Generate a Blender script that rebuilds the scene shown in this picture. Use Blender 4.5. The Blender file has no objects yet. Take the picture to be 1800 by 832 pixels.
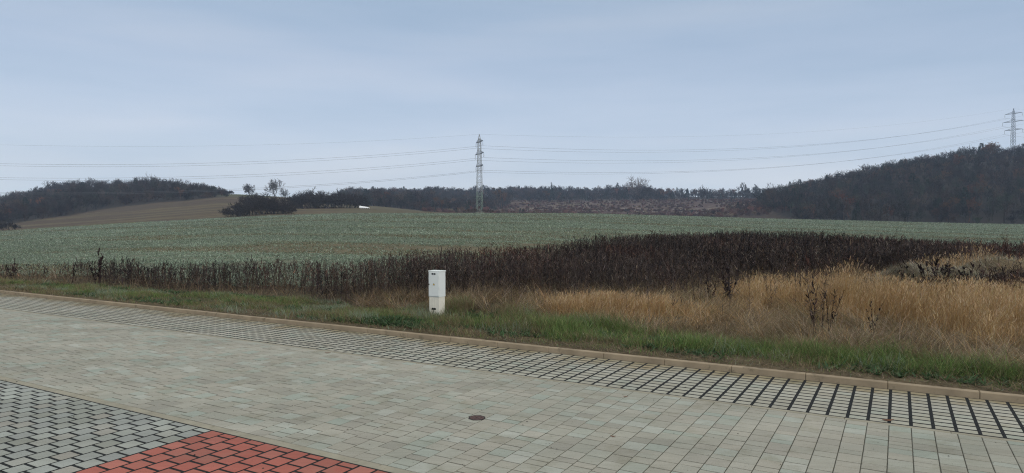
import bpy, math, numpy as np
from mathutils import Vector
R = math.radians
rng = np.random.default_rng(7)
scn = bpy.context.scene
COL = scn.collection

# ------------------------------------------------------------------ frame of reference
CAM_H = 2.2
F = 1186.0                       # focal length in photo pixels (1800 wide)
Cc, Sc = 0.8678, 0.4970          # road axes: R_ (along the kerb to the right), V_ (away from the road)
def sd(x, y): return Cc * x - Sc * y, Sc * x + Cc * y
def xy(s, d): return Cc * s + Sc * d, -Sc * s + Cc * d

# ------------------------------------------------------------------ numpy noise
_tab = np.random.default_rng(99).random((256, 256))
def vnoise(x, y):
    xi = np.floor(x).astype(int); yi = np.floor(y).astype(int)
    fx = x - xi; fy = y - yi
    fx = fx * fx * (3 - 2 * fx); fy = fy * fy * (3 - 2 * fy)
    a = _tab[xi & 255, yi & 255]; b = _tab[(xi + 1) & 255, yi & 255]
    c = _tab[xi & 255, (yi + 1) & 255]; d = _tab[(xi + 1) & 255, (yi + 1) & 255]
    return (a * (1 - fx) + b * fx) * (1 - fy) + (c * (1 - fx) + d * fx) * fy
def fbm(x, y, o=4):
    v = 0; a = .5; t = 0
    for i in range(o):
        v = v + a * vnoise(x * 2 ** i + 17.3 * i, y * 2 ** i + 5.1 * i); t += a; a *= .5
    return v / t

# ------------------------------------------------------------------ terrain
PX = np.array([-600, 0, 100, 200, 300, 400, 500, 620, 840, 1000, 1200, 1350, 1420, 1500, 1600, 1700, 1800, 2400.])
ZR = np.array([16, 230, 300, 370, 450, 560, 700, 900, 1400, 2200.])
YT = {
 230:  [414, 408, 401, 395, 389.5, 384, 379, 376, 375.5, 375.5, 380, 384.5, 386, 388, 390.5, 393, 394.5, 398],
 300:  [405, 398, 391, 383, 374, 366, 367, 368, 374.6, 379, 386, 392, 394, 396, 398, 399, 398, 396],
 370:  [398, 388, 379, 368, 358, 349, 352, 362, 378, 383, 390, 390, 385, 372, 356, 345, 340, 335],
 450:  [388, 371, 356, 350, 345, 341, 346, 360, 380, 382, 386, 362, 346, 326, 303, 285, 278, 262],
 560:  [378, 359, 340, 338, 335, 344, 348, 362, 374, 370, 372, 350, 340, 325, 306, 294, 286, 270],
 700:  [384, 362, 350, 345, 345, 352, 354, 354, 357, 355, 352, 352, 346, 335, 318, 305, 295, 280],
 900:  [384, 366, 358, 352, 354, 356, 354, 347, 344, 342, 345, 345, 348, 345, 335, 325, 315, 300],
 1400: [386, 376, 370, 368, 366, 364, 362, 358, 356, 355, 355, 356, 356, 355, 352, 350, 345, 340],
 2200: [388] * 18}
ZT = np.zeros((len(ZR), len(PX)))
ZT[0] = 0.10
for i, z in enumerate(ZR[1:], 1):
    ZT[i] = CAM_H - (np.array(YT[int(z)], float) - 390) / F * z
def _table(px, Z):
    px = np.clip(px, PX[0], PX[-1]); Z = np.clip(Z, ZR[0], ZR[-1])
    j = np.clip(np.searchsorted(PX, px) - 1, 0, len(PX) - 2)
    i = np.clip(np.searchsorted(ZR, Z) - 1, 0, len(ZR) - 2)
    u = (px - PX[j]) / (PX[j + 1] - PX[j]); v = (Z - ZR[i]) / (ZR[i + 1] - ZR[i])
    u = u * u * (3 - 2 * u) * .5 + u * .5
    return (ZT[i, j] * (1 - u) + ZT[i, j + 1] * u) * (1 - v) + (ZT[i + 1, j] * (1 - u) + ZT[i + 1, j + 1] * u) * v
def polar(x, y):
    az = np.arctan2(x, y); r = np.hypot(x, y)
    a = np.clip(az, -R(50), R(50))
    return 900 + F * np.tan(a), r * np.cos(a), az
def sstep(a, b, v):
    t = np.clip((v - a) / (b - a), 0, 1); return t * t * (3 - 2 * t)
def ground(x, y):
    x = np.asarray(x, float); y = np.asarray(y, float)
    px, Z, az = polar(x, y)
    t = 0
    for dp in (-22, 0, 22):
        for dz in (.955, 1., 1.045):
            t = t + _table(px + dp, Z * dz)
    t = t / 9
    s, d = sd(x, y)
    back = 1 - sstep(R(60), R(110), np.abs(az))
    t = 0.09 + (t - 0.09) * sstep(13, 26, d) * back
    t = t + (fbm(x / 60 + 9, y / 60 + 3) - .5) * 2.0 * sstep(240, 420, np.hypot(x, y))
    t = t + (fbm(x / 3.1, y / 3.1 + 7) - .5) * .16 * sstep(10.4, 12.5, d) * (1 - sstep(60, 120, Z))
    # grassy mound beside the cabinet, heaps of soil on the right
    for (mx, my, mh, mr) in ((-.55, 15.6, .26, .9), (11.1, 18.9, .80, 1.1), (12.9, 19.3, .66, 1.0), (15.2, 21.0, .9, 1.6), (9.2, 18.6, .25, 1.2), (7.2, 16.2, .15, 1.0), (-2.6, 13.9, .12, .5)):
        t = t + mh * np.exp(-((x - mx) ** 2 + (y - my) ** 2) / (mr * mr)) * sstep(10.4, 11.5, d)
    return t

# ------------------------------------------------------------------ object helpers
def tag(o, label=None, cat=None, group=None, kind=None):
    if label: o['label'] = label
    if cat: o['category'] = cat
    if group: o['group'] = group
    if kind: o['kind'] = kind
    return o
def empty(name, loc, rz=0):
    o = bpy.data.objects.new(name, None); COL.objects.link(o)
    o.location = loc; o.rotation_euler = (0, 0, rz); return o
def np_mesh(name, V, quads=None, tris=None, mats=None, parent=None, colors=None, midx=None, smooth=False):
    V = np.asarray(V, np.float32).reshape(-1, 3)
    me = bpy.data.meshes.new(name)
    nq = 0 if quads is None else len(quads); nt = 0 if tris is None else len(tris)
    loops = []
    if nq: loops.append(np.asarray(quads, np.int32).ravel())
    if nt: loops.append(np.asarray(tris, np.int32).ravel())
    loops = np.concatenate(loops)
    me.vertices.add(len(V)); me.vertices.foreach_set('co', V.ravel())
    me.loops.add(len(loops)); me.loops.foreach_set('vertex_index', loops)
    me.polygons.add(nq + nt)
    st = np.concatenate([np.arange(nq) * 4, nq * 4 + np.arange(nt) * 3]).astype(np.int32)
    me.polygons.foreach_set('loop_start', st)
    if midx is not None: me.polygons.foreach_set('material_index', np.asarray(midx, np.int32))
    me.polygons.foreach_set('use_smooth', np.full(nq + nt, bool(smooth)))
    me.update(calc_edges=True)
    if colors is not None:
        a = me.color_attributes.new('Col', 'FLOAT_COLOR', 'POINT')
        c = np.ones((len(V), 4), np.float32); c[:, :3] = colors
        a.data.foreach_set('color', c.ravel())
    for m in (mats or []): me.materials.append(m)
    o = bpy.data.objects.new(name, me); COL.objects.link(o)
    if parent: o.parent = parent
    return o

class MB:
    """collects boxes, prisms and bars, builds one mesh"""
    def __init__(s): s.v = []; s.q = []; s.t = []
    def add(s, V, Q=(), T=()):
        n = len(s.v); s.v += [tuple(p) for p in V]
        s.q += [tuple(i + n for i in f) for f in Q]; s.t += [tuple(i + n for i in f) for f in T]
    def box(s, x0, x1, y0, y1, z0, z1, b=0.0):
        if b <= 0:
            V = [(x, y, z) for z in (z0, z1) for (x, y) in ((x0, y0), (x1, y0), (x1, y1), (x0, y1))]
            s.add(V, [(0, 3, 2, 1), (4, 5, 6, 7), (0, 1, 5, 4), (1, 2, 6, 5), (2, 3, 7, 6), (3, 0, 4, 7)]); return
        R8 = lambda e: [(x0 + b, y0 + e), (x1 - b, y0 + e), (x1 - e, y0 + b), (x1 - e, y1 - b), (x1 - b, y1 - e), (x0 + b, y1 - e), (x0 + e, y1 - b), (x0 + e, y0 + b)]
        V = [(x, y, z0) for x, y in R8(0)] + [(x, y, z1 - b) for x, y in R8(0)] + [(x, y, z1) for x, y in R8(b * .7)]
        Q = [(i, (i + 1) % 8, 8 + (i + 1) % 8, 8 + i) for i in range(8)] + [(8 + i, 8 + (i + 1) % 8, 16 + (i + 1) % 8, 16 + i) for i in range(8)]
        Q += [(16, 17, 18, 19), (16, 19, 20, 23), (20, 21, 22, 23)]
        Q += [(3, 2, 1, 0), (7, 4, 3, 0), (7, 6, 5, 4)]
        s.add(V, Q)
    def bar(s, p, q, r, n=4):
        p = Vector(p); q = Vector(q); d = (q - p).normalized()
        u = d.orthogonal().normalized(); w = d.cross(u)
        V = []
        for c in (p, q):
            for k in range(n):
                a = 2 * math.pi * (k + .5) / n
                V.append(c + (u * math.cos(a) + w * math.sin(a)) * r)
        s.add(V, [(k, (k + 1) % n, n + (k + 1) % n, n + k) for k in range(n)])
        if n == 4: s.add(V, [(3, 2, 1, 0), (4, 5, 6, 7)])
    def lathe(s, prof, n, c=(0, 0, 0)):
        V = [(c[0] + r * math.cos(2 * math.pi * k / n), c[1] + r * math.sin(2 * math.pi * k / n), c[2] + z) for r, z in prof for k in range(n)]
        Q = [(j * n + k, j * n + (k + 1) % n, (j + 1) * n + (k + 1) % n, (j + 1) * n + k) for j in range(len(prof) - 1) for k in range(n)]
        s.add(V, Q)
    def build(s, name, mat, parent=None, smooth=False):
        return np_mesh(name, np.array(s.v), np.array(s.q) if s.q else None, np.array(s.t) if s.t else None, [mat], parent, smooth=smooth)

# ------------------------------------------------------------------ materials
def new_mat(name, rough=.85, spec=.3):
    m = bpy.data.materials.new(name); m.use_nodes = True
    nt = m.node_tree; b = nt.nodes['Principled BSDF']
    b.inputs['Roughness'].default_value = rough
    b.inputs['Specular IOR Level'].default_value = spec
    return m, nt, b
def N(nt, t, **kw):
    n = nt.nodes.new(t)
    for k, v in kw.items():
        if k in n.inputs: n.inputs[k].default_value = v
        else: setattr(n, k, v)
    return n
def mixc(nt, fac, a, b, mode='MIX'):
    n = nt.nodes.new('ShaderNodeMix'); n.data_type = 'RGBA'; n.blend_type = mode
    for sock, v in ((n.inputs[0], fac), (n.inputs[6], a), (n.inputs[7], b)):
        if hasattr(v, 'links'): nt.links.new(v, sock)
        elif isinstance(v, (tuple, list)): sock.default_value = (*v, 1) if len(v) == 3 else v
        else: sock.default_value = v
    return n.outputs[2]
def ramp(nt, fac, stops):
    n = nt.nodes.new('ShaderNodeValToRGB'); nt.links.new(fac, n.inputs[0])
    el = n.color_ramp.elements
    while len(el) < len(stops): el.new(.5)
    for e, (p, c) in zip(el, stops):
        e.position = p; e.color = (*c, 1) if isinstance(c, (tuple, list)) else (c, c, c, 1)
    return n.outputs[0]
def mth(nt, op, a, b=0.0, clamp=False):
    n = nt.nodes.new('ShaderNodeMath'); n.operation = op; n.use_clamp = clamp
    for sock, v in ((n.inputs[0], a), (n.inputs[1], b)):
        if hasattr(v, 'links'): nt.links.new(v, sock)
        else: sock.default_value = v
    return n.outputs[0]
def noise(nt, vec, scale, detail=4, rough=.55):
    n = nt.nodes.new('ShaderNodeTexNoise'); n.inputs['Scale'].default_value = scale
    n.inputs['Detail'].default_value = detail; n.inputs['Roughness'].default_value = rough
    if vec is not None: nt.links.new(vec, n.inputs['Vector'])
    return n.outputs['Fac']
def coords(nt, scale=(1, 1, 1), rot=(0, 0, 0)):
    g = nt.nodes.new('ShaderNodeNewGeometry'); m = nt.nodes.new('ShaderNodeMapping')
    m.inputs['Scale'].default_value = scale; m.inputs['Rotation'].default_value = rot
    nt.links.new(g.outputs['Position'], m.inputs['Vector']); return m.outputs[0], g
def bump(nt, h, b, strength=.3, dist=.02):
    n = nt.nodes.new('ShaderNodeBump'); n.inputs['Strength'].default_value = strength; n.inputs['Distance'].default_value = dist
    nt.links.new(h, n.inputs['Height']); nt.links.new(n.outputs[0], b.inputs['Normal'])

def paver_mat(name, tones, stain=(.16, .15, .09), stainamt=.5, moss=None):
    m, nt, b = new_mat(name, .88, .25)
    P, g = coords(nt)
    rnd = g.outputs['Random Per Island']
    base = ramp(nt, rnd, tones)
    # cast streaks inside a stone, fine grit, wide soiling
    w = N(nt, 'ShaderNodeMapping'); w.inputs['Rotation'].default_value = (0, 0, math.atan2(Sc, Cc))
    w.inputs['Scale'].default_value = (2.2, 11, 1)
    nt.links.new(P, w.inputs['Vector'])
    st = noise(nt, w.outputs[0], 2.0, 3)
    base = mixc(nt, .55, base, ramp(nt, st, [(.30, .78), (.7, 1.0)]), 'MULTIPLY')
    gr = noise(nt, P, 170, 2)
    base = mixc(nt, .55, base, ramp(nt, gr, [(.3, .6), (.65, 1.05)]), 'MULTIPLY')
    big = noise(nt, P, .55, 5, .6)
    base = mixc(nt, .7, base, ramp(nt, big, [(.3, (.80, .82, .78)), (.68, (1.04, 1.02, 1.0))]), 'MULTIPLY')
    mo = noise(nt, P, 2.3, 6, .65)
    base = mixc(nt, mth(nt, 'MULTIPLY', ramp(nt, mo, [(.53, 0.), (.75, 1.)]), stainamt), base, stain)
    wt = N(nt, 'ShaderNodeMapping'); wt.inputs['Rotation'].default_value = (0, 0, math.atan2(Sc, Cc)); wt.inputs['Scale'].default_value = (.10, 1.3, 1); nt.links.new(P, wt.inputs['Vector'])
    base = mixc(nt, .8, base, ramp(nt, noise(nt, wt.outputs[0], 1.0, 4, .6), [(.35, .84), (.62, 1.05)]), 'MULTIPLY')
    if moss:
        dt = nt.nodes.new('ShaderNodeVectorMath'); dt.operation = 'DOT_PRODUCT'; dt.inputs[1].default_value = (Sc, Cc, 0); nt.links.new(P, dt.inputs[0])
        dd = mth(nt, 'ADD', dt.outputs['Value'], mth(nt, 'MULTIPLY', mth(nt, 'SUBTRACT', noise(nt, P, 1.1, 6, .7), .5), 2.6))
        k = mth(nt, 'DIVIDE', mth(nt, 'SUBTRACT', dd, moss), .55, True)
        base = mixc(nt, mth(nt, 'MULTIPLY', k, .75), base, ramp(nt, noise(nt, P, 3, 4), [(.35, (.30, .235, .13)), (.6, (.17, .135, .06))]))
    sp = noise(nt, P, 46, 1)
    base = mixc(nt, ramp(nt, sp, [(.73, 0.), (.76, .75)]), base, (.06, .055, .045))
    nt.links.new(base, b.inputs['Base Color'])
    bump(nt, gr, b, .25, .004)
    return m
M = {}
M['road'] = paver_mat('road_paver_concrete', [(0, (.345, .335, .29)), (.25, (.41, .392, .334)), (.5, (.375, .375, .322)), (.72, (.425, .412, .355)), (.88, (.36, .40, .35)), (1, (.46, .465, .415))])
M['lot'] = paver_mat('parking_paver_concrete', [(0, (.40, .385, .32)), (.4, (.44, .43, .365)), (.75, (.47, .46, .40)), (1, (.40, .42, .36))], (.20, .17, .08), .35, moss=9.55)
M['near'] = paver_mat('bay_paver_concrete', [(0, (.315, .325, .285)), (.35, (.37, .39, .36)), (.6, (.33, .345, .33)), (.8, (.42, .45, .415)), (1, (.36, .345, .305))], stainamt=.2)
M['red'] = paver_mat('red_paver', [(0, (.40, .125, .095)), (.4, (.46, .15, .115)), (.75, (.37, .13, .10)), (1, (.49, .185, .145))], (.27, .16, .12), .5)
def simple(name, c, rough=.8, spec=.3, var=.2, scale=3., metallic=0., c2=None, thr=.55, bs=.3):
    m, nt, b = new_mat(name, rough, spec)
    P, g = coords(nt)
    n = noise(nt, P, scale, 5)
    col = mixc(nt, 1.0, c, ramp(nt, n, [(.3, 1 - var), (.7, 1 + var)]), 'MULTIPLY')
    if c2: col = mixc(nt, ramp(nt, noise(nt, P, scale * 2.7, 5), [(thr, 0.), (thr + .12, 1.)]), col, c2)
    nt.links.new(col, b.inputs['Base Color']); b.inputs['Metallic'].default_value = metallic
    
    if bs: bump(nt, noise(nt, P, scale * 12, 3), b, bs, .01)
    return m
M['joint'] = simple('joint_grit', (.022, .024, .025), .95, .1, .5, 30, c2=(.045, .045, .035), thr=.6)
M['sand'] = simple('joint_sand', (.095, .092, .075), .95, .1, .4, 30, c2=(.05, .055, .03), thr=.6)
M['edging'] = simple('edging_concrete', (.29, .27, .21), .9, .2, .16, 4, c2=(.2, .18, .13), thr=.6)
M['kerb'] = simple('kerb_concrete', (.30, .24, .165), .9, .2, .2, 2.5, c2=(.17, .14, .095), thr=.58)
M['cab'] = simple('cabinet_plastic', (.70, .73, .71), .6, .25, .02, 5, bs=0)
M['plinth'] = simple('plinth_plastic', (.70, .67, .58), .65, .25, .04, 6, c2=(.60, .55, .44), thr=.62, bs=0)
M['black'] = simple('black_plastic', (.012, .012, .014), .5, .4, .2, 20)
M['pale'] = simple('pale_print', (.6, .62, .62), .6, .3, .05, 20)
M['yellow'] = simple('yellow_sign', (.75, .55, .05), .5, .3, .08, 20)
M['iron'] = simple('rusty_iron', (.075, .040, .035), .75, .4, .4, 40, c2=(.13, .075, .06), thr=.55)
M['darkiron'] = simple('dark_iron', (.035, .028, .025), .8, .3, .4, 40)
M['steel'] = simple('galvanised_steel', (.33, .35, .35), .7, .3, .12, .5)
M['steelgreen'] = simple('green_painted_steel', (.23, .30, .25), .7, .3, .2, .8)
M['steeldark'] = simple('weathered_steel', (.13, .15, .18), .7, .3, .12, .5)
M['wire'] = simple('aluminium_conductor', (.16, .17, .19), .7, .3, .05, 1)
M['glass'] = simple('insulator_glass', (.12, .14, .15), .4, .5, .05, 1)
M['tarp'] = simple('white_tarpaulin', (.80, .82, .83), .6, .3, .06, .8)
M['tyre'] = simple('black_rubber', (.02, .02, .02), .8, .2, .1, 3)
M['stone'] = simple('stone_grit', (.05, .045, .038), .9, .2, .4, 60)
M['twig'] = simple('dead_leaf', (.14, .07, .04), .9, .2, .3, 60)

def veg_mat(name, transl=.25, rough=.8):
    m, nt, b = new_mat(name, rough, .15)
    a = N(nt, 'ShaderNodeAttribute', attribute_name='Col')
    nt.links.new(a.outputs['Color'], b.inputs['Base Color'])
    if transl:
        t = nt.nodes.new('ShaderNodeBsdfTranslucent'); nt.links.new(a.outputs['Color'], t.inputs[0])
        mx = nt.nodes.new('ShaderNodeMixShader'); mx.inputs[0].default_value = transl
        out = nt.nodes['Material Output']
        nt.links.new(b.outputs[0], mx.inputs[1]); nt.links.new(t.outputs[0], mx.inputs[2]); nt.links.new(mx.outputs[0], out.inputs[0])
    return m
M['grass'] = veg_mat('grass_blades', .3)
M['straw'] = veg_mat('dry_straw', .25)
M['stem'] = veg_mat('dead_stems', .0, .9)
M['bark'] = veg_mat('bark_and_twigs', .0, .95)

def ground_mat():
    m, nt, b = new_mat('soil_and_fields', .95, .1)
    a = N(nt, 'ShaderNodeAttribute', attribute_name='Col')
    P, g = coords(nt)
    n1 = noise(nt, P, 3.0, 6, .7); n2 = noise(nt, P, .35, 5, .6); n3 = noise(nt, P, 18, 3, .6)
    c = mixc(nt, 1., a.outputs['Color'], ramp(nt, n1, [(.3, .55), (.7, 1.35)]), 'MULTIPLY')
    c = mixc(nt, 1., c, ramp(nt, n2, [(.3, .8), (.7, 1.2)]), 'MULTIPLY')
    c = mixc(nt, 1., c, ramp(nt, n3, [(.3, .7), (.7, 1.2)]), 'MULTIPLY')
    nt.links.new(c, b.inputs['Base Color'])
    bump(nt, n1, b, .5, .15)
    return m
M['ground'] = ground_mat()

# ------------------------------------------------------------------ ground sheet
def geo_lines(c0, c1, step, k, lim0, lim1):
    a = list(np.arange(c0, c1, step)); p = c1; st = step
    while p < lim1: a.append(p); st = max(step, k * (p - c1) + step); p += st
    a.append(lim1); p = c0 - step; lo = []
    while p > lim0: lo.append(p); st = max(step, k * (c0 - p) + step); p -= st
    lo.append(lim0); return np.array(lo[::-1] + a)
sl = geo_lines(-28, 12, .4, .022, -1250, 1250)
dl = geo_lines(10.32, 24, .25, .022, 10.3, 1300)
dl = np.concatenate([[-1200, -600, -200, -60, -20, -4, 4, 10.12, 10.20, 10.26], dl[1:]])
S, D = np.meshgrid(sl, dl, indexing='ij')
GX, GY = xy(S, D)
GZ = np.where(D < 10.15, -.06, ground(GX, GY))
GZ = np.where((D > 10.15) & (D < 10.23), .065, GZ)
def zone_col(x, y):
    px, Z, az = polar(x, y); s, d = sd(x, y)
    n = fbm(x / 7, y / 7); nb = fbm(x / 40 + 3, y / 40)
    soil = np.array([.075, .060, .040])
    c = np.ones(x.shape + (3,)) * soil
    c = c * (0.8 + .5 * n[..., None])
    def put(mask, col):
        nonlocal c
        mask = np.clip(mask, 0, 1)[..., None]; c = c * (1 - mask) + np.array(col) * mask
    put((1 - sstep(11.0, 11.5, d)) * .8, (.125, .098, .062))
    put(sstep(10.8, 11.4, d) * (1 - sstep(12.2, 13.2, d)) * .55, (.060, .070, .032))
    dry = sstep(13.0, 14, d) * (1 - sstep(30, 40, Z)) * sstep(1150, 1400, px)
    put(dry, (.12, .092, .055))
    crop = sstep(0, 1, Z - CROPB(px)) * (1 - sstep(228, 232, Z))
    streak = fbm(s / 30 + 4, d / 5.5 + 2, 3)
    put(crop, (.15, .165, .115))
    put(crop * sstep(.54, .68, streak) * .7, (.150, .118, .072))
    put(sstep(1080, 1250, px) * sstep(213, 217, Z) * (1 - sstep(231, 235, Z)), (.235, .20, .13))
    brown = sstep(228, 232, Z) * (1 - sstep(520, 560, Z)) * (px < 860)
    put(brown, (.092, .072, .050))
    put(brown * sstep(.42, .58, fbm(x / 70 + 8, Z / 9, 4)) * .8, (.15, .128, .072))
    put(brown * sstep(.55, .66, fbm(x / 50 + 30, Z / 7 + 9, 4)) * .6, (.085, .055, .038))
    put(brown * (px < 260) * (1 - sstep(236, 243, Z)), (.13, .135, .055))
    put(sstep(560, 640, px) * (px < 850) * sstep(228, 232, Z) * .6, (.115, .105, .060))
    put(sstep(750, 800, px) * (1 - sstep(930, 960, px)) * sstep(226, 238, Z) * (1 - sstep(320, 340, Z)), (.085, .05, .035))
    put(sstep(850, 870, px) * sstep(232, 245, Z), (.065, .05, .04))
    wood = (Z > WOODF(px)) * 1.0
    put(wood, (.030, .026, .021))
    scr = sstep(760, 860, px) * (1 - sstep(1360, 1420, px)) * sstep(400, 430, Z) * (1 - sstep(700, 760, Z))
    put(scr, (.095, .062, .05)); put(scr * sstep(.52, .62, fbm(x / 26, y / 11 + 5, 4)), (.19, .155, .115))
    put(sstep(370, 400, px) * (1 - sstep(470, 490, px)) * sstep(395, 420, Z) * (1 - sstep(600, 650, Z)), (.095, .10, .05))
    return c
def CROPB(px): return np.interp(px, [-600, 0, 150, 300, 600, 840, 1000, 1300, 1500, 1750, 1800, 2400], [26, 27.5, 26, 24, 22, 26, 30, 42, 39, 32.5, 30.5, 28])
def WOODF(px): return np.interp(px, [-600, 0, 60, 200, 270, 400, 401, 640, 641, 850, 1350, 1420, 1500, 1800, 2400], [290, 300, 330, 378, 388, 398, 2000, 2000, 440, 470, 420, 330, 300, 290, 290])
C = zone_col(GX, GY)
ni, nj = S.shape
idx = np.arange(ni * nj).reshape(ni, nj)
Q = np.stack([idx[:-1, :-1], idx[1:, :-1], idx[1:, 1:], idx[:-1, 1:]], -1).reshape(-1, 4)
g = np_mesh('ground', np.stack([GX, GY, GZ], -1), Q, mats=[M['ground']], colors=C.reshape(-1, 3), smooth=True)
tag(g, kind='structure')

# ------------------------------------------------------------------ paving
S0, S1 = -62.0, 16.0
D_C0, D_C1 = 4.58, 4.68          # flush edging beside the near bay
D_B0, D_B1 = 8.33, 8.40          # flush edging between the road and the far bays
D_K0, D_K1 = 10.12, 10.22        # raised kerb
PU = 0.2065
def pavers(name, cells, mat, top=0.0, ch=.0035, tilt=.0008, jz=.0010):
    """cells: array (n,4) s0,s1,d0,d1 of each stone"""
    c = np.asarray(cells); n = len(c)
    jit = np.clip(rng.normal(0, jz, (n, 1)), -2 * jz, 2 * jz)
    s0, s1, d0, d1 = (c[:, i:i + 1] for i in range(4))
    lo = top - .03
    ang = rng.normal(0, .004, (n, 1)); cs = (s0 + s1) / 2; cd = (d0 + d1) / 2
    V = []
    for (e, z) in ((0, lo), (0, top - ch * .8), (ch, top)):
        S_ = np.concatenate([s0 + e, s1 - e, s1 - e, s0 + e], 1); D_ = np.concatenate([d0 + e, d0 + e, d1 - e, d1 - e], 1)
        S2 = cs + (S_ - cs) - (D_ - cd) * ang; D2 = cd + (D_ - cd) + (S_ - cs) * ang
        x, y = xy(S2, D2)
        V.append(np.stack([x, y, np.full_like(x, z) + jit + (rng.normal(0, tilt, x.shape) if z > lo else 0)], -1))
    V = np.concatenate(V, 1).reshape(-1, 3)
    q = []
    for L in (0, 4):
        for k in range(4): q.append((L + k, L + (k + 1) % 4, L + 4 + (k + 1) % 4, L + 4 + k))
    q.append((8, 9, 10, 11))
    Q = (np.arange(n)[:, None, None] * 12 + np.array(q)[None]).reshape(-1, 4)
    o = np_mesh(name, V, Q, mats=[mat]); tag(o, kind='structure'); return o
SG = -6.26                         # where the red stones begin
cols = np.arange(math.floor((S0 - SG) / PU), math.ceil((S1 - SG) / PU)) * PU + SG
cells = []
for s in cols:
    d = D_B0 - .004
    while d > D_C1 + .01:
        L = rng.choice([.118, .158, .198, .238], p=[.25, .3, .3, .15])
        e = max(d - L, D_C1 + .004)
        if e - (D_C1 + .004) < .06: e = D_C1 + .004
        cells.append((s + .0045, s + PU - .0045, e + .007, d - .007)); d = e
pavers('road', cells, M['road'])
cells = []
rows = 11; pv = (D_K0 - D_B1 - .01) / rows
for s in cols:
    for r in range(rows):
        cells.append((s + .018, s + PU - .018, D_B1 + .006 + r * pv + .020, D_B1 + .006 + (r + 1) * pv - .020))
pavers('far_parking_bays', cells, M['lot'], ch=.0012, tilt=.0002, jz=.0002)
cg, cr = [], []
PV = .198
for i, s in enumerate(cols):
    k = int(round((s - SG) / PU))
    d = D_C0 - .012 - (PV / 2 if k % 2 else 0)
    def put_(a, b_):
        (cr if (s > SG - .01 and s < SG + PU * 30) else cg).append((s + .013, s + PU - .013, a + .014, b_ - .014))
    if k % 2: put_(D_C0 - .012 - PV / 2, D_C0 - .012)
    while d > -4.0: put_(d - PV, d); d -= PV
pavers('near_parking_bays', cg, M['near'], ch=.003, tilt=.0004, jz=.0005)
pavers('red_parking_bay', cr, M['red'], ch=.003, tilt=.0004, jz=.0005)
def strip(name, d0, d1, z0, z1, mat, L=1.0, off=0.0, b=.004):
    mb = MB(); s = S0 + off
    while s < S1 + 1:
        mb.box(s + .002, s + L - .002, d0, d1, z0 + rng.normal(0, .0008), z1 + rng.normal(0, .0012), b); s += L
    V = np.array(mb.v); x, y = xy(V[:, 0], V[:, 1]); V = np.stack([x, y, V[:, 2]], -1)
    o = np_mesh(name, V, np.array(mb.q), mats=[mat]); return tag(o, kind='structure')
strip('edging_beside_near_bays', D_C0 - .006, D_C1, -.05, .001, M['edging'], off=.3)
strip('edging_beside_far_bays', D_B0, D_B1, -.05, .0, M['edging'], off=.5)
# joints of the kerbstones seen at photo x = 1288, 1420, 1567, 1731
sK = 2.12 * (Cc * (1288 - 900) - Sc * F) / (645 - 390)
strip('kerb', D_K0, D_K1, -.05, .085, M['kerb'], off=(sK - S0) % 1.0, b=.008)
x = np.array([xy(s, d) for s, d in ((S0, -4.2), (S1, -4.2), (S1, D_K0 - .001), (S0, D_K0 - .001))])
for nm_, a_, b_, z_ in (('far_bay_bed', D_B1 - .001, D_K0 - .002, -.0012), ('near_bay_bed', -4.1, D_C0 - .004, -.002)):
    q_ = np.array([xy(s, d) for s, d in ((S0 + .1, a_), (S1 - .1, a_), (S1 - .1, b_), (S0 + .1, b_))])
    tag(np_mesh(nm_, np.c_[q_, np.full(4, z_)], np.array([[0, 1, 2, 3]]), mats=[M['joint']]), kind='structure')
tag(np_mesh('paving_bed', np.c_[x, np.full(4, -.005)], np.array([[0, 1, 2, 3]]), mats=[M['sand']]), kind='structure')

# ------------------------------------------------------------------ vegetation generators
def ribbons(P, az, L, lean, curl, W, cols, segs=3, taper=.15, face=None):
    """P (n,3) roots; az heading of the lean; lean = start tilt from vertical; curl = extra tilt gained to the tip"""
    n = len(P); pts = [P]; p = P.copy()
    for k in range(segs):
        t = lean + curl * (k + .5) / segs
        step = (L / segs)[:, None] * np.stack([np.sin(t) * np.cos(az), np.sin(t) * np.sin(az), np.cos(t)], -1)
        p = p + step; pts.append(p)
    fa = face if face is not None else az + np.pi / 2 + rng.normal(0, .7, n)
    w = np.stack([np.cos(fa), np.sin(fa), np.zeros(n)], -1)
    V = []
    for k, q in enumerate(pts):
        f = (1 - (1 - taper) * (k / segs) ** 1.3) * .5
        V += [q - w * (W * f)[:, None], q + w * (W * f)[:, None]]
    V = np.stack(V, 1)
    m = 2 * (segs + 1)
    q = np.array([(2 * k, 2 * k + 1, 2 * k + 3, 2 * k + 2) for k in range(segs)])
    Qd = (np.arange(n)[:, None, None] * m + q[None]).reshape(-1, 4)
    return V.reshape(-1, 3), Qd, np.repeat(cols, m, 0)
class Mass:
    def __init__(s): s.V = []; s.Q = []; s.C = []; s.n = 0
    def add(s, t):
        s.V.append(t[0].astype(np.float32)); s.Q.append(t[1] + s.n); s.C.append(t[2].astype(np.float32)); s.n += len(t[0])
    def build(s, name, mat, parent=None):
        return np_mesh(name, np.concatenate(s.V), np.concatenate(s.Q), mats=[mat], colors=np.concatenate(s.C), parent=parent, smooth=True)
def pal(n, cols, w=None, j=.12):
    c = np.array(cols)[rng.choice(len(cols), n, p=w)]
    return np.clip(c * (1 + rng.normal(0, j, (n, 1))) * (1 + rng.normal(0, .04, (n, 3))), .004, 1)
def scatter_sd(n, s0, s1, d0, d1):
    s = rng.uniform(s0, s1, n); d = rng.uniform(d0, d1, n); x, y = xy(s, d); return x, y, s, d
def inview(px, m=180): return (px > -m) & (px < 1800 + 3 * m)
def root(x, y): return np.stack([x, y, ground(x, y) - .01], -1)
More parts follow.
